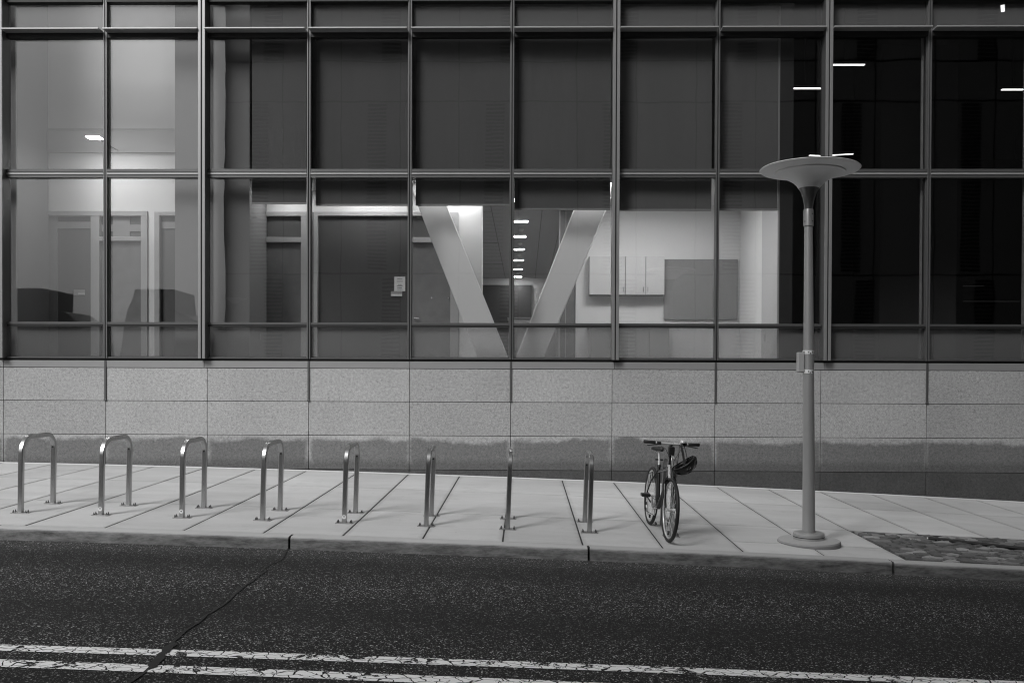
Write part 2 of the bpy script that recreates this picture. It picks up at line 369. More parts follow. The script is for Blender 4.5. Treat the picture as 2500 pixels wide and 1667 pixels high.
for a, b in zip(xs[:-1], xs[1:]):
    m.add([(a, -.03, gz(a, 0) - .02), (b, -.03, gz(b, 0) - .02), (b, .0, gz(b, 0) - .02), (a, .0, gz(a, 0) - .02),
           (a, -.03, gz(a, 0) + .006), (b, -.03, gz(b, 0) + .006), (b, -.002, gz(b, 0) + .014), (a, -.002, gz(a, 0) + .014)],
          [(3, 2, 1, 0), (4, 5, 6, 7), (0, 1, 5, 4), (2, 3, 7, 6)])
m.build('sealant_strip', 'caulk', walk)

# kerb stones
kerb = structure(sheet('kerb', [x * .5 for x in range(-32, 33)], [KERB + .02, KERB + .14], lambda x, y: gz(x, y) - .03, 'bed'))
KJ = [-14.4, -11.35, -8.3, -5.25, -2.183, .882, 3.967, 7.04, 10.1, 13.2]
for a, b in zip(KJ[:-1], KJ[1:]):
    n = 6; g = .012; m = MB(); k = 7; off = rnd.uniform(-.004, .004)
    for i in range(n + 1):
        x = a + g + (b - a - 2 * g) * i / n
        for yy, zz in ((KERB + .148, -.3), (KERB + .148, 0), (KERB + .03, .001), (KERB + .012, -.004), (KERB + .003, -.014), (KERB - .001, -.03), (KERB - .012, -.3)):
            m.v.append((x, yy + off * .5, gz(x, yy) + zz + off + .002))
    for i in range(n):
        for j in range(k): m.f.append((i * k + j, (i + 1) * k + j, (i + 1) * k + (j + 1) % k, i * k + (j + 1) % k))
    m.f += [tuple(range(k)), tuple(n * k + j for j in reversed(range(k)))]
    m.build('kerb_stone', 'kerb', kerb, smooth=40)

# double line in the road
for name, y_at, w in (('road_line', lambda x: -8.51 + .0195 * x, .122), ('road_line', lambda x: -8.84 + .002 * x, .122)):
    m = MB(); xs = [x * .5 for x in range(-60, 61)]
    m.v = [(x, y_at(x) - s, rz(x, y_at(x) - s) + .004) for x in xs for s in (0, w)]
    m.f = [(2 * i, 2 * i + 1, 2 * i + 3, 2 * i + 2) for i in range(len(xs) - 1)]
    structure(m.build(name, 'paint'))
# crack across the road at the kerb joint
pts = [(-2.185, -5.235), (-2.172, -5.43), (-2.11, -5.75), (-2.15, -6.1), (-2.10, -6.5), (-2.12, -6.95), (-2.075, -7.37), (-2.10, -7.8), (-2.085, -8.3), (-2.04, -8.65), (-2.0, -8.98), (-2.05, -9.6), (-1.98, -10.5), (-2.06, -12.0)]
fine = []
for (x0, y0), (x1, y1) in zip(pts[:-1], pts[1:]):
    for k in range(7):
        t_ = k / 7; fine.append((x0 + (x1 - x0) * t_ + rnd.gauss(0, .010), y0 + (y1 - y0) * t_))
m = MB()
for x, y in fine:
    w = abs(rnd.gauss(.008, .004)) + .003
    if -8.9 < y < -8.4: w += .018
    m.v += [(x - w, y, rz(x, y) + .007), (x + w, y, rz(x, y) + .007)]
m.f = [(2 * i, 2 * i + 1, 2 * i + 3, 2 * i + 2) for i in range(len(fine) - 1)]
structure(m.build('road_crack', 'tar'))

# tree pit paved with rough setts
PX0, PX1, PY0, PY1 = PIT_I[0] * HALF + .01, PIT_I[1] * HALF - .01, -5.068, -3.52
pit = structure(sheet('tree_pit', [PX0 + (PX1 - PX0) * i / 8 for i in range(9)], [PY0 - .02, (PY0 + PY1) / 2, PY1 + .02], lambda x, y: gz(x, y) - .017, 'soil'))
def sett_mesh(i):
    r = random.Random(40 + i); bm = bmesh.new(); bmesh.ops.create_cube(bm, size=1)
    bmesh.ops.subdivide_edges(bm, edges=[e for e in bm.edges], cuts=1, use_grid_fill=True)
    for v in bm.verts:
        tt = v.co.z > .1; k = 1 if abs(v.co.x) > .4 and abs(v.co.y) > .4 else 0
        v.co.x *= .99 - .03 * k + r.uniform(-.025, .025); v.co.y *= .99 - .04 * k + r.uniform(-.04, .04)
        if tt: v.co.z += r.uniform(-.18, .16) - (.14 if (abs(v.co.x) > .4 or abs(v.co.y) > .38) else -.08)
    me = bpy.data.meshes.new('sett'); bm.to_mesh(me); bm.free(); me.materials.append(M['stone'])
    for p in me.polygons: p.use_smooth = True
    me.set_sharp_from_angle(angle=R(50)); return me
SM = [sett_mesh(i) for i in range(8)]
# tone of each sett from its own random value
_st = NT('sett_tone'); _p = _st.pos(); _r = _st.rand()
_g = _st.math('ADD', .12, _st.math('MULTIPLY', _st.math('POWER', _r, 4.), .22)); _g = _st.math('MULTIPLY', _g, _st.math('ADD', .65, _st.math('MULTIPLY', _st.noise(_p, 45, 4, .7), .7)))
M['sett'] = _st.done(_st.bsdf(_g, .75, 0, _st.bump(_st.noise(_p, 60, 4), .5, .006), .3))
for me in SM: me.materials[0] = M['sett']
y = PY0 + .06
while y < PY1 - .02:
    w = rnd.uniform(.10, .135); x = PX0 + rnd.uniform(-.06, .02); x = PX0 + .01
    while x < PX1 - .05:
        l = rnd.uniform(.12, .24); l = min(l, PX1 - x)
        if l < .06: break
        cx, cy = x + l / 2, y + w / 2 - .05
        o = bpy.data.objects.new('sett', rnd.choice(SM)); COL.objects.link(o); o.parent = pit
        o.location = (cx, cy, gz(cx, cy) - .017 + rnd.uniform(-.007, .006)); o.scale = (l - .018, w - .02, .06)
        o.rotation_euler = (rnd.gauss(0, .035), math.atan(-slope(cx)) + rnd.gauss(0, .03), rnd.gauss(0, .07))
        x += l
    y += w

# ------------------------------------------------------------------ the building
B = empty('office_building', (0, 0, 0), 'modern building with a glass curtain wall above a grey granite base', 'building')
GX = [-13.33, -11.67, -10.0, -8.336, -6.643, -4.971, -3.305, -1.659, -.006, 1.64, 3.305, 5.01, 6.712, 8.38, 10.05, 11.7, 13.4]
GZ = [1.482, .9416, .391, -.1638, -.72, -1.28]
box('base_core', -13.3, 13.4, .055, .5, -1.8, 1.5, 'gasket', B)
for c in range(5):
    mat = ('granite', 'granite', 'granite_stained', 'granite_wet', 'granite_wet')[c]
    for a, b in zip(GX[:-1], GX[1:]):
        j = rnd.uniform(-.0015, .0015)
        box('granite_panel', a + .004, b - .004, j, .06, GZ[c + 1] + .004, GZ[c] - .004, mat, B, bevel=.003)
ODD = [-6.645, -3.308, -1.66, 0.0, 3.325, 6.717, 8.39, 10.05]
WIDE = [-8.33, -5.02, 1.675, 5.07]
ALLM = sorted(ODD + WIDE + [-10.0, 11.7])
for a, b in zip(ALLM[:-1], ALLM[1:]): box('flashing', a + .003, b - .003, -.006, .06, 1.487, 1.598, 'flashing', B, bevel=.002)
box('shadow_gap', -10, 11.7, .03, .1, 1.598, 1.635, 'gasket', B)
for x in (-6.645, -3.305, -.006, 3.312, 6.712):     # weep channels below every second mullion
    w = box('weep_channel', x - .017, x + .017, -.016, .004, .965, 1.598, 'alu', B, bevel=.002)
    box('weep_outlet', x - .022, x + .022, -.024, .004, .945, .972, 'alu_light', B, bevel=.003)
Z0, Z1 = 1.635, 9.6
for x in ALLM:
    wide = x in WIDE; hw, yf = (.056, -.125) if wide else (.030, -.012)
    gp = .011 if wide else .0075
    mu = box('mullion', x - hw + .004, x + hw - .004, yf + .03, .13, Z0, Z1, 'alu_light' if wide else 'alu', B)
    for s in (-1, 1):
        a, b = sorted((x + s * gp, x + s * hw)); box('mullion_cap', a, b, yf, yf + .031, Z0, Z1, 'fin' if wide else 'alu_light', B, bevel=.002)
    box('mullion_gasket', x - gp, x + gp, yf + .02, yf + .0295, Z0, Z1, 'gasket', B)
    if not wide: box('glazing_bead', x - hw - .009, x + hw + .009, .035, .06, Z0, Z1, 'alu_light', B)
for a, b in zip(ALLM[:-1], ALLM[1:]):
    a2, b2 = a + (.058 if a in WIDE else .032), b - (.058 if b in WIDE else .032)
    # top ledge, mid transom, low transom, upper dark head
    box('sun_ledge', a2, b2, -.17, .1, 6.935, 6.957, 'line', B, bevel=.002)
    box('transom', a2, b2, .0, .1, 6.86, 6.934, 'gasket', B)
    box('transom', a2, b2, .0, .1, 6.958, 6.99, 'alu', B)
    box('transom', a2, b2, -.012, .1, 4.672, 4.722, 'alu', B, bevel=.002)
    box('transom_gasket', a2, b2, .0, .1, 4.660, 4.672, 'gasket', B)
    box('transom', a2, b2, -.016, .1, 4.632, 4.660, 'line', B, bevel=.002)
    box('transom', a2, b2, -.004, .1, 4.585, 4.632, 'alu', B)
    box('transom', a2, b2, -.008, .1, 2.190, 2.228, 'alu', B, bevel=.002)
    box('transom_gasket', a2, b2, .0, .1, 2.158, 2.190, 'gasket', B)
    box('transom', a2, b2, .0, .1, 1.636, 1.662, 'alu', B)
    box('transom', a2, b2, -.03, .1, 7.425, 7.52, 'gasket', B)
    for z0, z1, mt in ((1.662, 2.158, 'frit'), (2.228, 4.585, 'glass'), (4.722, 6.86, 'glass'), (6.99, 7.425, 'frit'), (7.52, 9.6, 'glass')):
        box('glass_pane', a2 - .01, b2 + .01, .066, .090, z0 - .005, z1 + .005, mt, B)
# shell that closes the building
box('upper_wall', -13.3, 20, -.02, .5, 9.6, 15, 'tile', B)
box('roof', -13.3, 20, .5, 18, 9.6, 9.9, 'tile', B)
box('outer_wall', -13.3, -10.1, .0, .5, 1.482, 9.6, 'tile', B); box('outer_wall', 11.75, 20, .0, .5, -1.8, 9.6, 'tile', B)
box('outer_wall', -13.3, -13.0, .5, 18, -1.8, 9.6, 'tile', B); box('outer_wall', 19.7, 20, .5, 18, -1.8, 9.6, 'tile', B)
box('outer_wall', -13.0, 19.7, 17.7, 18, -1.8, 9.6, 'tile', B)
box('interior_floor', -13, 19.7, .11, 17.7, 1.5, 1.64, 'floor', B)
box('interior_sill', -10, 11.7, .1, .3, 1.635, 1.675, 'alu', B)

# --- interior: tall lobby behind the panes with the sky reflection
FL = 1.64; DW = 1.3
box('pier', -5.644, -4.39, .35, 1.3, FL, 9.5, 'lobby_pier', B)
box('pier', -9.4, -8.308, .35, 1.3, FL, 9.5, 'lobby_pier', B)
box('lobby_wall', -10, -5.6, DW, DW + .12, 4.284, 9.5, 'wall', B)
box('wall_band', -8.3, -5.65, DW - .05, DW - .002, 5.318, 5.70, 'pier', B, bevel=.004); box('wall_groove', -8.3, -5.65, DW - .03, DW - .002, 5.70, 5.744, 'frame', B)
box('lobby_ceiling', -10, -4.4, .12, DW, 9.3, 9.5, 'wall', B)
def frame(x0, x1, z0, z1, y=DW, d=.14): return box('door_frame', x0, x1, y - .03, y + d, z0, z1, 'frame', B, bevel=.004)
frame(-9.2, -6.519, 4.195, 4.284); frame(-7.538, -7.381, FL, 4.195); frame(-6.636, -6.519, FL, 4.195); frame(-7.381, -6.636, 3.75, 3.828)
frame(-6.394, -6.3, FL, 4.271); frame(-6.3, -5.65, 4.2, 4.271)
box('lobby_wall', -6.519, -6.394, DW, DW + .12, FL, 4.284, 'wall', B); box('lobby_wall', -6.394, -5.65, DW, DW + .12, 4.271, 4.284, 'wall', B)
sp = box('side_panel', -9.2, -7.538, DW + .05, DW + .08, FL, 4.195, 'panel', B)
box('side_panel', -6.3, -5.65, DW + .05, DW + .08, FL, 4.2, 'panel', B)
box('transom_panel', -7.381, -6.636, DW + .05, DW + .08, 3.828, 4.195, 'panel', B)
for x0, x1, z0, z1 in ((-8.386, -8.166, FL, 4.19), (-9.2, -8.386, 3.98, 4.1), (-8.166, -7.54, 3.98, 4.1), (-6.3, -5.66, 3.98, 4.1), (-7.38, -7.16, 3.93, 4.05), (-6.86, -6.637, 3.93, 4.05), (-7.16, -6.86, 3.83, 4.19)):
    box('dark_strip', x0, x1, DW + .03, DW + .049, z0, z1, 'board', B)  # dark strips in a cross pattern over the lobby panels
d1 = box('door', -7.381, -6.636, DW + .03, DW + .08, FL, 3.75, 'wood', B)
def handle(door, x, y, z):
    m = MB().tube([(x, y, z), (x, y - .05, z), (x + .09, y - .055, z - .005)], .011, 8)
    c = door.location; m.v = [(a - c.x, b - c.y, d - c.z) for a, b, d in m.v]
    return m.build('door_handle', 'chrome', door, smooth=40)

# --- interior: rooms behind the lowered blinds
box('room_wall', -4.5, -.961, DW, DW + .12, 4.273, 4.65, 'wall', B)
frame(-4.43, -3.646, 4.195, 4.272); frame(-4.43, -3.77, 3.73, 3.823); frame(-3.77, -3.646, FL, 4.195)
box('transom_panel', -4.43, -3.77, DW + .05, DW + .08, 3.823, 4.195, 'panel', B)
d2 = box('door', -4.43, -3.77, DW + .03, DW + .08, FL, 3.73, 'wood', B)
box('room_wall', -3.646, -3.54, DW, DW + .12, FL, 4.272, 'wood', B)
frame(-3.54, -3.476, FL, 4.2); frame(-3.54, -.961, 4.2, 4.272)
box('glass_partition', -3.476, -1.80, DW + .05, DW + .09, FL, 4.2, 'panel_dark', B)
frame(-1.80, -1.106, 3.73, 3.823); frame(-1.106, -.961, FL, 4.2)
box('transom_panel', -1.80, -1.106, DW + .05, DW + .08, 3.823, 4.2, 'panel_dark', B)
d3 = box('door', -1.80, -1.106, DW + .03, DW + .08, FL, 3.73, 'wood', B); handle(d3, -1.75, DW + .03, 2.39)
for x in (-1.438, -1.143):
    hk = MB().tube([(x, DW + .03, 2.775), (x, DW - .01, 2.755), (x, DW - .015, 2.735)], .012, 8).build('coat_hook', 'chrome', B, smooth=40)
box('room_wall', -.961, -.86, DW, DW + .12, FL, 4.65, 'wall', B)
box('pier', -.86, -.549, DW - .02, 1.62, FL, 4.65, 'wall', B)
# V-shaped struts
MB().prism([(-.563, FL), (-.045, FL), (-1.276, 4.65), (-1.762, 4.65)], .55, .9).build('diagonal_strut', 'column', B, bevel=.012)
MB().prism([(.05, FL), (.53, FL), (1.778, 4.65), (1.22, 4.65)], .55, .9).build('diagonal_strut', 'column', B, bevel=.012)
# corridor
box('room_ceiling', -4.39, 4.36, .35, 17, 4.65, 4.75, 'ceiling', B)
for x in (-.45, .55, .98): box('ceiling_joint', x - .008, x + .008, 1.7, 15, 4.644, 4.6501, 'board', B)
for yy in (3.2, 7.2, 11.2): box('ceiling_joint', -1.7, -.46, yy, yy + .02, 4.644, 4.6501, 'board', B)
box('corridor_wall', -1.82, -1.7, DW + .12, 15, FL, 4.65, 'wall', B); box('corridor_wall', 1.2, 1.446, 2.7, 15, FL, 4.65, 'wall', B)
box('corridor_wall', -1.7, 1.2, 15, 15.15, FL, 4.65, 'wall', B)
box('corridor_opening', -1.3, .43, 14.9, 14.98, FL, 4.42, 'panel_dark', B)
box('dark_door', .90, 1.199, 2.74, 2.8, FL, 4.65, 'wood', B); box('dark_door_post', .87, .90, 2.72, 2.8, FL, 4.65, 'frame', B); box('dark_door_post', 1.0, 1.012, 2.725, 2.74, FL, 4.65, 'frame', B)
# kitchen
box('kitchen_wall', 1.446, 4.5, 2.7, 2.82, FL, 4.65, 'wall', B)
box('partition', 4.37, 4.49, 1.13, 2.7, FL, 4.65, 'wall', B)
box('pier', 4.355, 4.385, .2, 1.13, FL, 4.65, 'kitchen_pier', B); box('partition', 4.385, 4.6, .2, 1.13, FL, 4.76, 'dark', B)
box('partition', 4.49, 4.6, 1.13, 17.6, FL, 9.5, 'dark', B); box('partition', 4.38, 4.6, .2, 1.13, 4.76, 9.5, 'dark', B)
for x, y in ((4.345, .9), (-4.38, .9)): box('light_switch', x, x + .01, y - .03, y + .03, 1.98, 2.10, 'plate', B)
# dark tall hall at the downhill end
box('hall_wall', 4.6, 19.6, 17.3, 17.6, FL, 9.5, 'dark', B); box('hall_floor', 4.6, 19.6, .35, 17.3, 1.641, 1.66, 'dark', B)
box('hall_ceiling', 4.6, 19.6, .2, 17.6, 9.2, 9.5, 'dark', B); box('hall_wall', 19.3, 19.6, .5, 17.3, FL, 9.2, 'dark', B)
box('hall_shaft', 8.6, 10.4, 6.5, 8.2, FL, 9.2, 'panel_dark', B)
for x in (6.665, 8.325): box('blind_guide', x, x + .03, .17, .2, 1.68, 6.9, 'rail', B)
for x0, x1, z in ((8.8, 9.2, 3.16), (8.8, 9.9, 2.863)): box('hall_rail', x0, x1, 3.0, 3.02, z - .008, z + .008, 'chrome', B)

# --- things in the rooms
cab = empty('wall_cabinet', (2.16, 2.7, 2.923), 'pale wall cabinet with flat doors hung above the counter', 'cabinet')
box('carcass', -.714, .718, -.2, 0, 0, .738, 'board', cab, bevel=.003)
for a, b, hx in ((-.712, -.032, -.06), (-.018, .354, .32), (.368, .716, .40)):
    dr = box('cabinet_door', a, b, -.222, -.201, .004, .734, 'cabinet', cab, bevel=.002)
    MB().tube([(hx - dr.location.x, -.013, -.31), (hx - dr.location.x, -.03, -.31), (hx - dr.location.x, -.03, -.22), (hx - dr.location.x, -.013, -.22)], .006, 6).build('handle', 'chrome', dr, smooth=40)
cn = empty('base_cabinet', (2.18, 2.7, FL), 'base cabinet with counter under the wall cabinet', 'cabinet')
box('carcass', -.73, .74, -.55, 0, 0, .66, 'cabinet', cn, bevel=.003); box('countertop', -.75, .77, -.58, 0, .66, .70, 'frame', cn, bevel=.004)
for a, b in ((-.728, -.048), (-.042, .36), (.366, .738)): box('cabinet_door', a, b, -.572, -.551, .06, .65, 'base_front', cn, bevel=.002)
tag(box('pin_board', 2.9, 4.315, 2.66, 2.698, 2.465, 3.63, 'board', None, bevel=.003), 'large grey pin board on the white wall beside the wall cabinet', 'board')
nt = tag(box('notice', -2.114, -1.919, DW + .043, DW + .0495, 2.875, 3.13, 'paper'), 'white printed notice taped to the dark glass partition', 'notice')
for z, w in ((.085, .05), (.045, .055), (-.012, .035), (-.035, .05), (-.07, .045), (-.1, .05)): box('text_line', -w, w, -.0055, -.0035, z - .005, z + .005, 'ink', nt)
pl = tag(box('room_sign', -2.175, -1.973, DW + .036, DW + .0495, 2.782, 2.874, 'plate'), 'small grey room sign below the white notice', 'sign')
box('sign_strip', -.098, .098, -.0085, -.0068, -.04, -.008, 'paper', pl)
pl2 = tag(box('room_sign', -7.876, -7.672, DW + .036, DW + .0495, 2.79, 2.885, 'frame'), 'small pale room sign on the lobby side panel', 'sign')
box('sign_strip', -.02, .098, -.0085, -.0068, -.04, -.008, 'paper', pl2)
ct = empty('reception_counter', (.3, 8, FL), 'white reception counter in the corridor between the diagonal struts', 'counter')
box('front_panel', -.5, .7, 0, .6, 0, 1.18, 'wall', ct, bevel=.004); box('counter_top', -.54, .74, -.04, .64, 1.18, 1.225, 'frame', ct, bevel=.004)
for i, (x, y) in enumerate(((.13, 4.28), (.09, 6.26), (.05, 8.28), (.02, 10.37), (-.02, 12.43), (-.05, 14.4))):
    t = empty('ceiling_light', (x, y, 4.65), 'slim lit ceiling light, %s of the corridor row counted from the glass front' % ('first', 'second', 'third', 'fourth', 'fifth', 'last')[i], 'light', 'corridor ceiling lights')
    box('trim', -.17, .17, -.10, .10, -.012, 0, 'frame', t); box('lens', -.14, .14, -.085, .085, -.018, -.0125, 'lit_down', t)
    if i < 5:
        s = MB().lathe([(.05, 0), (.055, -.02), (.03, -.05)], 12).build('smoke_detector', 'paper', None, smooth=40); s.location = (x + .0, y + 1.0, 4.65)
        tag(s, 'small round detector just behind the %s slim corridor ceiling light' % ('first', 'second', 'third', 'fourth', 'fifth')[i], 'detector', 'corridor ceiling detectors')
def panel_light(x, y, z, lx, ly, mat, label):
    t = empty('ceiling_light', (x, y, z), label, 'light', 'room ceiling lights'); box('housing', -lx / 2 - .03, lx / 2 + .03, -ly / 2 - .03, ly / 2 + .03, -.04, 0, 'frame', t)
    box('diffuser', -lx / 2, lx / 2, -ly / 2, ly / 2, -.046, -.0405, mat, t)
panel_light(2.4, .8, 4.65, 1.6, .6, 'lit', 'lit ceiling panel above the kitchen wall cabinet')
panel_light(-2.5, .8, 4.65, 1.3, .25, 'lit_cove', 'narrow lit ceiling panel before the dark partition'); panel_light(-.95, 1.1, 4.65, .7, .25, 'lit_cove', 'narrow lit ceiling panel before the door with coat hooks')
panel_light(-3.95, .85, 4.65, .5, .25, 'lit_cove', 'narrow lit ceiling panel before the door beside the pale pier')
panel_light(-1.0, .42, 4.65, 1.2, .1, 'lit_cove', 'hidden fill light added before the left-leaning diagonal strut'); panel_light(1.0, .42, 4.65, 1.2, .1, 'lit_cove', 'hidden fill light added before the right-leaning diagonal strut')  # fill lights added behind the blinds to brighten the strut fronts
panel_light(.2, 1.9, 4.65, .8, .3, 'lit_cove', 'lit ceiling panel at the mouth of the corridor')
panel_light(-7.0, .75, 9.3, 1.2, .2, 'lit_cove', 'lit ceiling panel high above the lobby')
# wall washer in the lobby
ws = empty('wall_washer', (-7.05, .42, 5.34), 'small lit wall washer lamp in front of the pale lobby wall', 'light')
MB().tube([(0, .85, .02), (0, .1, .02)], .012, 8).build('arm', 'frame', ws)
MB().prism([(-.12, .02), (.12, .02), (.09, .05), (-.09, .05)], -.05, .1).build('hood', 'frame', ws); box('lens', -.11, .11, -.045, .095, .008, .0195, 'lit_washer', ws)
# linear lamps in the dark hall
for x, y, l, a, lab in ((7.0, 4.5, .85, 0, 'lit linear lamp above the street lamp shade, uppermost in the dark hall'), (6.65, 6.0, .75, 0, 'lit linear lamp beside the last lowered blind'), (9.0, 12.05, .55, 8, 'short lit lamp deep in the dark hall, just over the street lamp shade'),
                        (9.75, 11.9, .9, -14, 'long tilted lit lamp deep in the dark hall, just over the street lamp shade'), (11.45, 6.1, .5, 0, 'short lit lamp at the far side of the dark hall'), (16.2, 14.4, .7, -8, 'lit lamp lowest in the far side of the dark hall'),
                        (8.8, 1.7, .3, 60, 'small lit lamp behind the fritted top glass')):
    t = empty('linear_lamp', (x, y, 8.0), lab, 'light', 'lamps in the dark hall'); t.rotation_euler = (0, 0, R(a))
    box('housing', -l / 2, l / 2, -.05, .05, .02, .08, 'dark', t); box('tube', -l / 2, l / 2, -.03, .03, .004, .02, 'lit_tube', t); box('rod', -.008, .008, -.008, .008, .08, 1.2, 'dark', t)

# roller blinds
for k, (x0, x1, zb, lab) in enumerate(((-4.30, -3.40, 4.19, 'dark roller blind next to the pale pier, lowered to just above the door'), (-3.245, -1.70, 4.165, 'dark roller blind lowered above the dark glass partition'),
                         (-1.588, -.04, 4.165, 'dark roller blind lowered over the left-leaning diagonal strut'), (.04, 1.615, 4.098, 'dark roller blind lowered over the right-leaning diagonal strut'),
                         (1.74, 3.27, 4.085, 'dark roller blind lowered above the wall cabinet'), (3.38, 4.345, 4.09, 'dark roller blind lowered above the pin board, last before the dark hall'))):
    t = empty('roller_blind', ((x0 + x1) / 2, .2, zb), lab, 'blind', 'lowered roller blinds'); h = (x1 - x0) / 2
    box('fabric', -h, h, 0, .004, .03, 7.42 - zb, 'blind', t); box('bottom_rail', -h, h, -.008, .014, 0, .031, 'rail', t, bevel=.003)
    box('cord', -h - .014 if k else h + .008, -h - .008 if k else h + .014, -.004, .002, -.02 + .03, .12, 'paper', t)
box('blind_guide', 4.35, 4.378, .19, .22, 4.1, 7.42, 'rail', B)

# ------------------------------------------------------------------ bike racks
N_UP = lambda x: Vector((-slope(x), -.0127, 1)).normalized()
def make_rack():
    t = empty('bike_rack'); hw, h, r, s = .328, .872, .17, .026
    pts = [(0, -hw, .008), (0, -hw, .25), (0, -hw, h - s - r)]
    for k in range(1, 9):
        a = math.pi / 2 * k / 8; pts.append((0, -hw + r - r * math.cos(a), h - s - r + r * math.sin(a)))
    pts.append((0, 0, h - s))
    for k in range(0, 9):
        a = math.pi / 2 * k / 8; pts.append((0, hw - r + r * math.sin(a), h - s - r + r * math.cos(a)))
    pts += [(0, hw, .25), (0, hw, .008)]
    c = .007; sec = [(-s, -s + c), (-s + c, -s), (s - c, -s), (s, -s + c), (s, s - c), (s - c, s), (-s + c, s), (-s, s - c)]
    MB().sweep(pts, sec, up=Vector((1, 0, 0))).build('hoop', 'steel', t, smooth=32)
    for sy in (-1, 1):
        fl = box('flange', -.095, .095, sy * hw - .04, sy * hw + .04, .0, .010, 'steel', t, bevel=.002)
        for sx in (-.072, .072):
            for oy in (-.022, .022):
                MB().lathe([(.011, 0), (.011, .010), (.006, .0105), (.006, .026)], 6, (sx, oy, .005)).build('bolt', 'alu', fl, smooth=30)
    hole = MB().lathe([(.012, 0), (.012, .002)], 14).build('drain_hole', 'gasket', t); hole.rotation_euler = (R(90), 0, 0); hole.location = (0, hw - s - .001, h - .185)
    return t
proto = make_rack()
RL = ['hoop farthest from the bicycle, eighth along the row', 'hoop with a round sticker at its foot, seventh from the bicycle', 'hoop with a round sticker at its foot, sixth from the bicycle', 'bare hoop between two stickered ones, fifth from the bicycle',
      'hoop with a round sticker at its foot, fourth from the bicycle', 'bare hoop over a slab joint, third from the bicycle', 'bare hoop, second from the bicycle', 'bare hoop standing right next to the bicycle', 'hoop that the bicycle leans on']
for i in range(9):
    t = proto if i == 0 else copy_tree(proto)
    x = .0324 + (i - 6) * .9144; y = -4.054
    t.location = (x, y, gz(x, y)); nu = N_UP(x); fy = Vector((0, 1, .0127)).normalized(); xx = fy.cross(nu).normalized(); fy = nu.cross(xx)
    t.rotation_euler = (Matrix((xx, fy, nu)).transposed() @ Matrix.Rotation(R(rnd.uniform(-.5, .5)), 3, 'Y') @ Matrix.Rotation(R(rnd.uniform(-1.2, 1.2)), 3, 'Z')).to_euler()
    tag(t, 'brushed steel bike rack ' + RL[i], 'bike rack', 'steel hoop bike racks along the sidewalk')
    if i in (1, 2, 4):
        st = MB().lathe([(.023, 0), (.023, .0015)], 20).build('sticker', 'sticker', t); st.rotation_euler = (R(90), 0, 0); st.location = (0, -.328 - .026, .075)
        hrt = MB().prism([(-.010, .006), (0, -.010), (.010, .006), (.006, .010), (0, .005), (-.006, .010)], -.0008, .0).build('sticker_mark', 'ink', t); hrt.location = (0, -.328 - .0278, .077)

# ------------------------------------------------------------------ street lamp
def make_lamp(loc, label):
    t = empty('street_lamp', loc, label, 'street lamp')
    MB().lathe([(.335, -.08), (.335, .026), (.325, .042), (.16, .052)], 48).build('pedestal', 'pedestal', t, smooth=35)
    MB().lathe([(.166, .045), (.166, .112), (.160, .120), (.148, .124), (.07, .126)], 40).build('base_collar', 'lamp_paint', t, smooth=35)
    MB().lathe([(.068, .115), (.0665, .5), (.057, 2.04), (.0445, 3.52)], 32).build('pole', 'lamp_paint', t, smooth=40)
    MB().lathe([(.1665, .076), (.1672, .078), (.1672, .082), (.1665, .084)], 40, cap=False).build('collar_seam', 'gasket', t, smooth=30)
    sl = MB().lathe([(.047, 3.50), (.055, 3.502), (.055, 3.67), (.05, 3.685), (.043, 3.688)], 32).build('sleeve', 'lamp_paint', t, smooth=35)
    for a, z in ((-60, 3.55), (-60, 3.63), (-150, 3.55)):
        MB().lathe([(.006, -.002), (.006, .004)], 8).build('screw', 'gasket', sl).matrix_local = Matrix.Translation((.055 * math.cos(R(a)), .055 * math.sin(R(a)), z)) @ Matrix.Rotation(R(a), 4, 'Z') @ Matrix.Rotation(R(90), 4, 'Y')
    hd = empty('lamp_head', (0, 0, 3.70)); hd.parent = t; hd.rotation_euler = (R(0), R(1.6), 0)
    MB().lathe([(.043, -.03), (.046, .0), (.052, .05), (.064, .11), (.083, .17), (.110, .218)], 40).build('neck', 'lamp_dark', hd, smooth=50)
    MB().lathe([(.112, .215), (.135, .25), (.175, .29), (.24, .33), (.315, .362), (.375, .38), (.377, .392), (.44, .402), (.525, .418), (.532, .426), (.525, .432), (.3, .452), (.02, .47)], 64).build('shade', 'lamp_white', hd, smooth=30)
    return t
LX, LY = 3.373, -4.43
lamp = make_lamp((LX, LY, gz(LX, LY)), 'tall grey street lamp with a wide trumpet shade on a round concrete footing')
lamp.rotation_euler = (0, R(-.45), 0)
cbx = empty('pole_sign', (LX - .02, LY + .0, 0), 'small grey plate strapped edge-on to the street lamp pole with two white bands', 'sign')
box('plate', -.122, -.05, -.035, .035, 1.421, 1.643, 'grey_box', cbx, bevel=.008)
for z, tilt in ((1.643, 0.), (1.43, 4.)):
    bd = MB().lathe([(.0595, -.021), (.0605, -.021), (.0605, .021), (.0595, .021)], 36, cap=False).build('strap', 'white_band', cbx, smooth=40); bd.location = (.001, 0, z); bd.rotation_euler = (0, R(tilt), 0)
    for a0, a1, z0, z1 in ((-172, -150, -.008, .008), (-147, -143, -.009, .009), (-112, -100, -.006, .006), (-92, -84, -.021, -.004), (-70, -58, -.008, .008), (-36, -30, -.009, .009)):
        m = MB(); n = 4
        for k in range(n + 1):
            a = R(a0 + (a1 - a0) * k / n); m.v += [(0.0612 * math.cos(a), 0.0612 * math.sin(a), z0), (0.0612 * math.cos(a), 0.0612 * math.sin(a), z1)]
        m.f = [(2 * k, 2 * k + 2, 2 * k + 3, 2 * k + 1) for k in range(n)]
        m.build('strap_mark', 'gasket', bd)

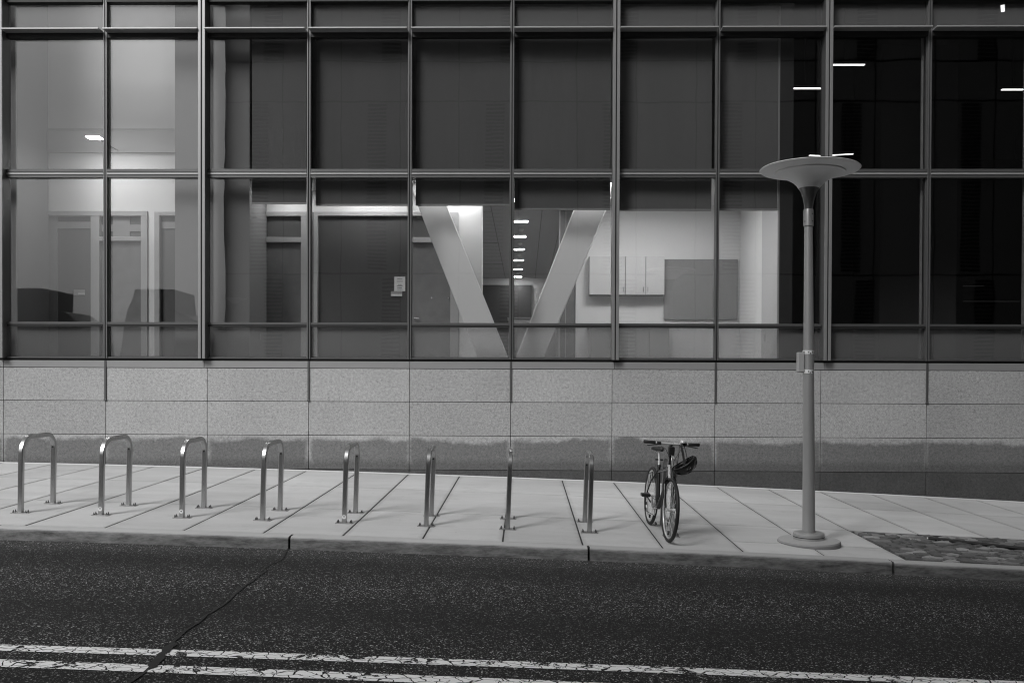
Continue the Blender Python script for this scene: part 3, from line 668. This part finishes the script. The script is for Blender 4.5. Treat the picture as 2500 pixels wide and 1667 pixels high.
# black pipe lying on the setts
p0 = Vector((4.95, -3.86, gz(4.95, -3.86) + .018)); p1 = Vector((6.9, -4.62, gz(6.9, -4.62) + .018))
pp = empty('drain_pipe', (0, 0, 0), 'black pipe lying across the rough stone setts', 'pipe')
MB().tube([p0, p0.lerp(p1, .3), p0.lerp(p1, .6), p1], .021, 12).build('tube', 'black', pp, smooth=40)
MB().tube([p0 - (p1 - p0).normalized() * .012, p0 + (p1 - p0).normalized() * .006], .013, 10).build('end_cap', 'white_band', pp, smooth=40)

# ------------------------------------------------------------------ bicycle
bk = empty('bicycle', (0, 0, 0), 'black bicycle with flat handlebar leaning on the last steel rack', 'bicycle')
fx = Vector((1.7705 - 1.718, -4.7065 + 3.6845, gz(1.7705, -4.7065) - gz(1.718, -3.6845))).normalized()
up = Vector((.066, 0, 1)); lf = up.cross(fx).normalized(); up = fx.cross(lf).normalized()
mm = Matrix((fx, lf, up)).transposed().to_4x4(); mm.translation = (1.718, -3.6845, gz(1.718, -3.6845) - .001); bk.matrix_world = mm
RW = .345; WB = 1.023
def wheel(x, parent, yaw=0, rear=False):
    w = empty('wheel', (x, 0, RW)); w.parent = parent; w.rotation_euler = (0, 0, R(yaw))
    MB().ring((0, 0, 0), RW - .02, .0205, 56, 10).build('tyre', 'black', w, smooth=60)
    MB().ring((0, 0, 0), RW - .045, .011, 56, 8, 1.1).build('rim', 'rim_metal', w, smooth=60)
    hb = MB(); hb.tube([(0, -.055, 0), (0, -.052, 0), (0, -.03, 0), (0, .03, 0), (0, .052, 0), (0, .055, 0)], [.006, .022, .014, .014, .022, .006], 12).build('hub', 'bright', w, smooth=40)
    sp = MB()
    for k in range(28):
        a = 2 * math.pi * k / 28; s = 1 if k % 2 else -1; b = a + s * .45 * (1 if k % 4 < 2 else -1)
        sp.tube([(.02 * math.cos(b), s * .034, .02 * math.sin(b)), ((RW - .05) * math.cos(a), 0, (RW - .05) * math.sin(a))], .0017, 5)
    tag(sp.build('spokes', 'bright', w), kind='stuff')
    MB().box(-.006, .006, -.012, .012, -(RW - .08), -(RW - .12)).build('reflector', 'plastic', w)
    return w
wheel(0, bk, 0, True)
BBp, ST, HB, HT = (.43, 0, .275), (.305, 0, .735), (.882, 0, .665), (.85, 0, .80)
SA = Vector(ST) - Vector(BBp); SA.normalize()
MB().tube([BBp, ST], .0185, 12).build('seat_tube', 'black_gloss', bk, smooth=50)
MB().tube([tuple(Vector(BBp) + SA * .41), HT[:2] + (.775,)], .018, 12).build('top_tube', 'black_gloss', bk, smooth=50)
MB().tube([BBp, (HB[0] - .005, 0, HB[2] + .03)], .026, 12).build('down_tube', 'black_gloss', bk, smooth=50)
MB().tube([HB, HT], .019, 14).build('head_tube', 'bright', bk, smooth=50)
for s in (-1, 1):
    MB().tube([(BBp[0] - .03, s * .03, BBp[2]), (.2, s * .055, .31), (0, s * .062, RW)], [.011, .010, .008], 8).build('chain_stay', 'black_gloss', bk, smooth=50)
    MB().tube([tuple(Vector(BBp) + SA * .42 + Vector((0, s * .015, 0))), (.14, s * .05, .53), (0, s * .062, RW)], [.009, .009, .008], 8).build('seat_stay', 'black_gloss', bk, smooth=50)
sp_ = Vector(ST)
MB().tube([tuple(sp_ - SA * .06), tuple(sp_ + SA * .165)], .0135, 12).build('seat_post', 'bright', bk, smooth=50)
MB().tube([tuple(sp_ - SA * .012), tuple(sp_ + SA * .012)], .024, 12).build('seat_clamp', 'plastic', bk, smooth=40)
MB().tube([tuple(sp_ + SA * .075 + Vector((0, -.045, 0))), tuple(sp_ + SA * .075 + Vector((0, .045, 0)))], .009, 8).build('post_bracket', 'plastic', bk, smooth=40)
# saddle
top = sp_ + SA * .165; m = MB(); prof = [(-.13, .075, .012), (-.10, .082, .022), (-.04, .07, .026), (.03, .04, .024), (.10, .022, .02), (.145, .012, .012)]
n = 12
for px, w, th in prof:
    for j in range(n):
        a = 2 * math.pi * j / n; zz = math.sin(a) * th; m.v.append((top.x + px, math.cos(a) * w, top.z + .035 + zz - (.012 * (abs(math.cos(a)) ** 3) if zz < .01 else 0)))
for i in range(len(prof) - 1):
    for j in range(n): m.f.append((i * n + j, i * n + (j + 1) % n, (i + 1) * n + (j + 1) % n, (i + 1) * n + j))
m.f += [tuple(range(n)), tuple((len(prof) - 1) * n + j for j in reversed(range(n)))]
sad = m.build('saddle', 'black', bk, smooth=60)
for s in (-1, 1): MB().tube([(top.x - .1, s * .03, top.z + .018), (top.x - .03, s * .022, top.z + .0), (top.x + .1, s * .012, top.z + .018)], .0045, 6).build('saddle_rail', 'chrome', sad, smooth=50)
# steering: fork, front wheel, stem, bar, turned a little
stg = empty('steering', (HB[0], 0, 0)); stg.parent = bk; stg.rotation_euler = (0, 0, R(1.0)); ox = HB[0]
def L(x, y, z): return (x - ox, y, z)
fw = wheel(WB - ox, bk, 1.0); fw.location = (WB, 0, RW)
fk = MB()
fk.tube([L(.884, 0, .675), L(.888, 0, .64)], .02, 12); fk.box(.86 - ox, .915 - ox, -.062, .062, .632, .655)
fk.build('fork_crown', 'black_gloss', stg, smooth=40)
for s in (-1, 1): MB().tube([L(.89, s * .052, .65), L(.93, s * .054, .56), L(.985, s * .054, .43), L(WB, s * .054, RW)], [.018, .018, .014, .011], 10).build('fork_leg', 'black_gloss', stg, smooth=50)
for s in (-1, 1):
    br = MB(); br.tube([L(.91, s * .062, .60), L(.935, s * .058, .66), L(.94, s * .03, .70)], .007, 8); br.box(.90 - ox, .94 - ox, s * .03 - .012, s * .03 + .012, .625, .64); br.build('brake_arm', 'plastic', stg, smooth=40)
MB().tube([L(.848, 0, .79), L(.842, 0, .84), L(.832, 0, .97), L(.835, 0, 1.02), L(.875, 0, 1.045)], [.013, .012, .0125, .018, .02], 12).build('stem', 'black_gloss', stg, smooth=50)
MB().tube([L(.849, 0, .795), L(.847, 0, .812)], .024, 14).build('headset', 'bright', stg, smooth=40)
MB().tube([L(.864, -.19, 1.05), L(.872, -.1, 1.047), L(.876, 0, 1.045), L(.872, .1, 1.047), L(.864, .19, 1.05)], .0125, 12).build('handlebar', 'bright', stg, smooth=50)
for s in (-1, 1):
    MB().tube([L(.864, s * .178, 1.050), L(.863, s * .185, 1.05), L(.861, s * .305, 1.053), L(.861, s * .31, 1.053)], [.015, .018, .019, .014], 12).build('grip', 'black', stg, smooth=50)
    MB().tube([L(.87, s * .15, 1.045), L(.905, s * .155, 1.035), L(.915, s * .2, 1.03), L(.905, s * .28, 1.018)], [.012, .008, .006, .005], 8).build('brake_lever', 'plastic', stg, smooth=50)
    MB().tube([L(.868, s * .12, 1.046), L(.867, s * .165, 1.048)], .019, 12).build('shifter', 'plastic', stg, smooth=40)
    MB().tube([L(.9, s * .14, 1.03), L(.955, s * .08, .99), L(.945, s * .02, .87), L(.92, s * .01, .72)], .003, 6).build('brake_cable', 'plastic', stg, smooth=50)
MB().lathe([(.031, -.006), (.034, .004), (.026, .02), (.012, .027), (.004, .028)], 20, (.89 - ox, .115, 1.07)).build('bell', 'bright', stg, smooth=50)
hb = MB(); hb.box(-.03, .03, -.032, .032, -.075, .02); hbo = hb.build('front_light', 'plastic', stg, bevel=.008); hbo.location = L(.91, -.01, 1.0)
# drivetrain on the rider's right (image left)
ch = MB(); ch.ring((BBp[0], -.048, BBp[2]), .088, .003, 40, 6, 2.5)
for k in range(5):
    a = 2 * math.pi * k / 5; ch.tube([(BBp[0], -.05, BBp[2]), (BBp[0] + .085 * math.cos(a), -.05, BBp[2] + .085 * math.sin(a))], .006, 6)
ch.build('chainring', 'bright', bk, smooth=50)
MB().tube([(BBp[0], -.06, BBp[2]), (BBp[0], .06, BBp[2])], .02, 12).build('bottom_bracket', 'chrome', bk, smooth=40)
ca = R(60)
for s in (-1, 1):
    d = (math.cos(ca) * .17 * (1 if s < 0 else -1), math.sin(ca) * .17 * (1 if s < 0 else -1))
    e_ = (BBp[0] + d[0], s * .105, BBp[2] + d[1])
    cr = MB().tube([(BBp[0], s * .07, BBp[2]), e_], [.012, .009], 8).build('crank_arm', 'bright', bk, smooth=50)
    pd = MB(); pd.box(e_[0] - .045, e_[0] + .045, e_[1] + s * .02 - (.1 if s < 0 else 0), e_[1] + s * .02 + (.1 if s > 0 else 0), e_[2] - .018, e_[2] + .018)
    pd.build('pedal', 'plastic', bk, bevel=.005)
cs = MB(); cs.lathe([(.05, 0), (.05, .004), (.035, .014), (.02, .026)], 20); cso = cs.build('cassette', 'chrome', bk, smooth=40); cso.matrix_local = Matrix.Translation((0, -.05, RW)) @ Matrix.Rotation(R(-90), 4, 'X')
dl = MB(); dl.tube([(.0, -.065, RW - .02), (.02, -.075, RW - .08), (.03, -.07, RW - .16)], .010, 8); dl.ring((.02, -.06, RW - .09), .018, .005, 14, 6); dl.ring((.035, -.06, RW - .165), .018, .005, 14, 6)
dl.build('derailleur', 'plastic', bk, smooth=40)
cn_ = MB(); cn_.tube([(0, -.053, RW + .045), (BBp[0], -.05, BBp[2] + .09)], .004, 6); cn_.tube([(.03, -.056, RW - .18), (BBp[0], -.05, BBp[2] - .09)], .004, 6); cn_.tube([(BBp[0] + .088 * math.cos(R(a)), -.05, BBp[2] + .09 * math.sin(R(a))) for a in range(-90, 91, 20)], .004, 6)
cn_.build('chain', 'plastic', bk, smooth=50)
bo = MB(); bo.tube([(.62, 0, .46), (.72, 0, .575)], .018, 10); bo.build('bottle_cage', 'plastic', bk, smooth=40)
# cable lock round the frame and the rack
rr = MB(); rr.tube([(.03, -.07, .52), (-.02, -.05, .60), (-.05, 0, .62)], .004, 6); rr.build('rear_brake_cable', 'plastic', bk, smooth=50)

# helmet hung on the handlebar by its straps
hm = empty('helmet', (0, 0, 0), 'black vented bicycle helmet hanging by its straps from the handlebar', 'helmet')
hw = mm @ Vector((.89, .145, .835)); hm.matrix_world = Matrix.Translation(hw) @ Matrix.Rotation(R(-8), 4, 'Z') @ Matrix.Rotation(R(-27), 4, 'Y') @ Matrix.Rotation(R(12), 4, 'X') @ Matrix.Scale(1.07, 4)
m = MB(); NU, NV = 28, 9
for i in range(NV + 1):
    ph = math.pi / 2 * i / NV
    for j in range(NU):
        a = 2 * math.pi * j / NU; rr_ = math.cos(ph) ** .75
        ln = .128 * (1.0 + (.12 * max(0, math.cos(a)) ** 4)); rb = 1 + .035 * math.cos(6 * a) * math.sin(2 * ph)
        m.v.append((ln * rr_ * math.cos(a) * rb, .085 * rr_ * math.sin(a) * rb, -.105 * math.sin(ph) * rb + .022 * max(0, math.cos(a)) * math.cos(ph)))
for i in range(NV):
    for j in range(NU):
        if i in (2, 3, 5, 6) and j % 5 in (1, 2) and i % 3 != 1: continue       # vents
        m.f.append((i * NU + j, i * NU + (j + 1) % NU, (i + 1) * NU + (j + 1) % NU, (i + 1) * NU + j))
sh = m.build('shell', 'helmet', hm, smooth=60)
md = sh.modifiers.new('thick', 'SOLIDIFY'); md.thickness = .022; md.offset = -1
MB().tube([(.13 * math.cos(2 * math.pi * j / 28), .086 * math.sin(2 * math.pi * j / 28), .004 + .022 * max(0, math.cos(2 * math.pi * j / 28))) for j in range(28)], .006, 6, closed=True).build('rim_trim', 'plastic', hm, smooth=60)
mi = hm.matrix_world.inverted()
for (hx, hy), yb in (((-.07, .055), .085), ((.0, -.06), .10), ((.05, .06), .13)):
    a = Vector((hx, hy, .0)); b = mi @ (mm @ Vector((.872, yb, 1.047)))
    MB().sweep([tuple(a), tuple(a.lerp(b, .5) + Vector((.004, 0, 0))), tuple(b)], [(-.012, -.002), (.012, -.002), (.012, .002), (-.012, .002)]).build('strap', 'black', hm)

# ------------------------------------------------------------------ across the street (seen in the glass) and unseen added light blockers
B2 = empty('panelled_building', (10, -30, .6), 'tall dark panelled building across the street, reflected in the glass', 'building')
zs = [0, 6.0, 14.8, 16.85, 22.6, 34]
for i in range(12):
    x0 = -25.3 + i * 6.05
    box('facade_core', x0, x0 + 6.05, -12, -.06, 0, 34, 'gasket', B2)
    for a, b in zip(zs[:-1], zs[1:]):
        for u0, u1 in ((.035, 2.985), (3.055, 6.015)): box('facade_panel', x0 + u0, x0 + u1, -.05, .0, a + .045, b - .045, 'tile', B2)
    for a, b, u in ((6.2, 14.6, 1.35), (16.9, 22.4, 2.1), (.3, 5.8, 2.1)):
        m = MB(); z = a
        while z < b: m.box(x0 + u, x0 + u + .95, .002, .06, z, z + .10); z += .19
        tag(m.build('louvre_slats', 'tile_dark', B2), kind='stuff')
B3 = empty('added_shade_building', (-50, -30, .6), 'unseen building added across the street to shade the left end of the wall', 'building')  # out of view, added to narrow the sun gap and dim the wall
box('wall', -20, 18.5, -5, 0, 0, 30, 'tile', B3); box('cornice', -20.2, 18.6, -5.1, .15, 30.0, 30.6, 'kerb', B3)
for i in range(10):
    for k in range(8):
        wd = box('window', -19 + i * 3.7, -17.2 + i * 3.7, -.02, .03, 1.2 + k * 3.6, 3.2 + k * 3.6, 'panel_dark', B3); box('window_sill', -1.0, 1.0, .0, .1, -1.1, -1.0, 'kerb', wd)
for bx, by, hw_, h_, lab in ((38, -10, 22, 32, 'block added at the downhill end of the street to cut side light and darken reflections'), (-95, -10, 22, 26, 'block added at the uphill end of the street to cut side light and darken reflections')):  # unseen blocks added to cut the sky light from both street ends
    bb = empty('added_end_block', (bx, by, -4), lab, 'building'); box('wall', -8, 8, -hw_, hw_, 0, h_, 'tile', bb); box('cornice', -8.2, 8.2, -hw_ - .2, hw_ + .2, h_, h_ + .7, 'kerb', bb)
    sx = -1 if bx > 0 else 1
    for i in range(10):
        for k in range(7): box('window', sx * 8 - .03, sx * 8 + .03, -hw_ + 1.5 + i * 4.2, -hw_ + 3.6 + i * 4.2, 5 + k * 3.6, 7 + k * 3.6, 'panel_dark', bb)
lamp2 = make_lamp((-12.75, -24, .62), 'second street lamp across the street, seen only in the glass'); lamp2.rotation_euler = (0, 0, R(40))
tk = empty('box_truck', (-21.5, -22.5, .62), 'dark box truck parked across the street, seen only in the glass', 'truck')
box('cargo_box', -4.5, 1.75, -1.2, 1.2, .9, 4.3, 'truck', tk, bevel=.05)
MB().prism([(1.8, .7), (3.6, .7), (3.55, 2.0), (3.1, 2.9), (2.6, 3.35), (1.8, 3.45)], -1.1, 1.1).build('cab', 'truck', tk, bevel=.05)
for x in (-3.2, 2.7):
    for y in (-1.05, 1.05): MB().ring((x, y, .5), .36, .14, 24, 8).build('wheel', 'black', tk, smooth=50)
ht = empty('site_hut', (-16, -24.5, .62), 'dark hut with sloping sides across the street, seen only in the glass', 'hut')
MB().prism([(-1.9, 0), (2.4, 0), (2.3, 2.9), (.9, 3.5), (.85, 4.5), (-.9, 4.5), (-1.2, 3.6)], -1.2, 1.2).build('body', 'truck', ht, bevel=.04)
box('door', -.4, .4, 1.2, 1.25, .05, 2.1, 'tile_dark', ht)
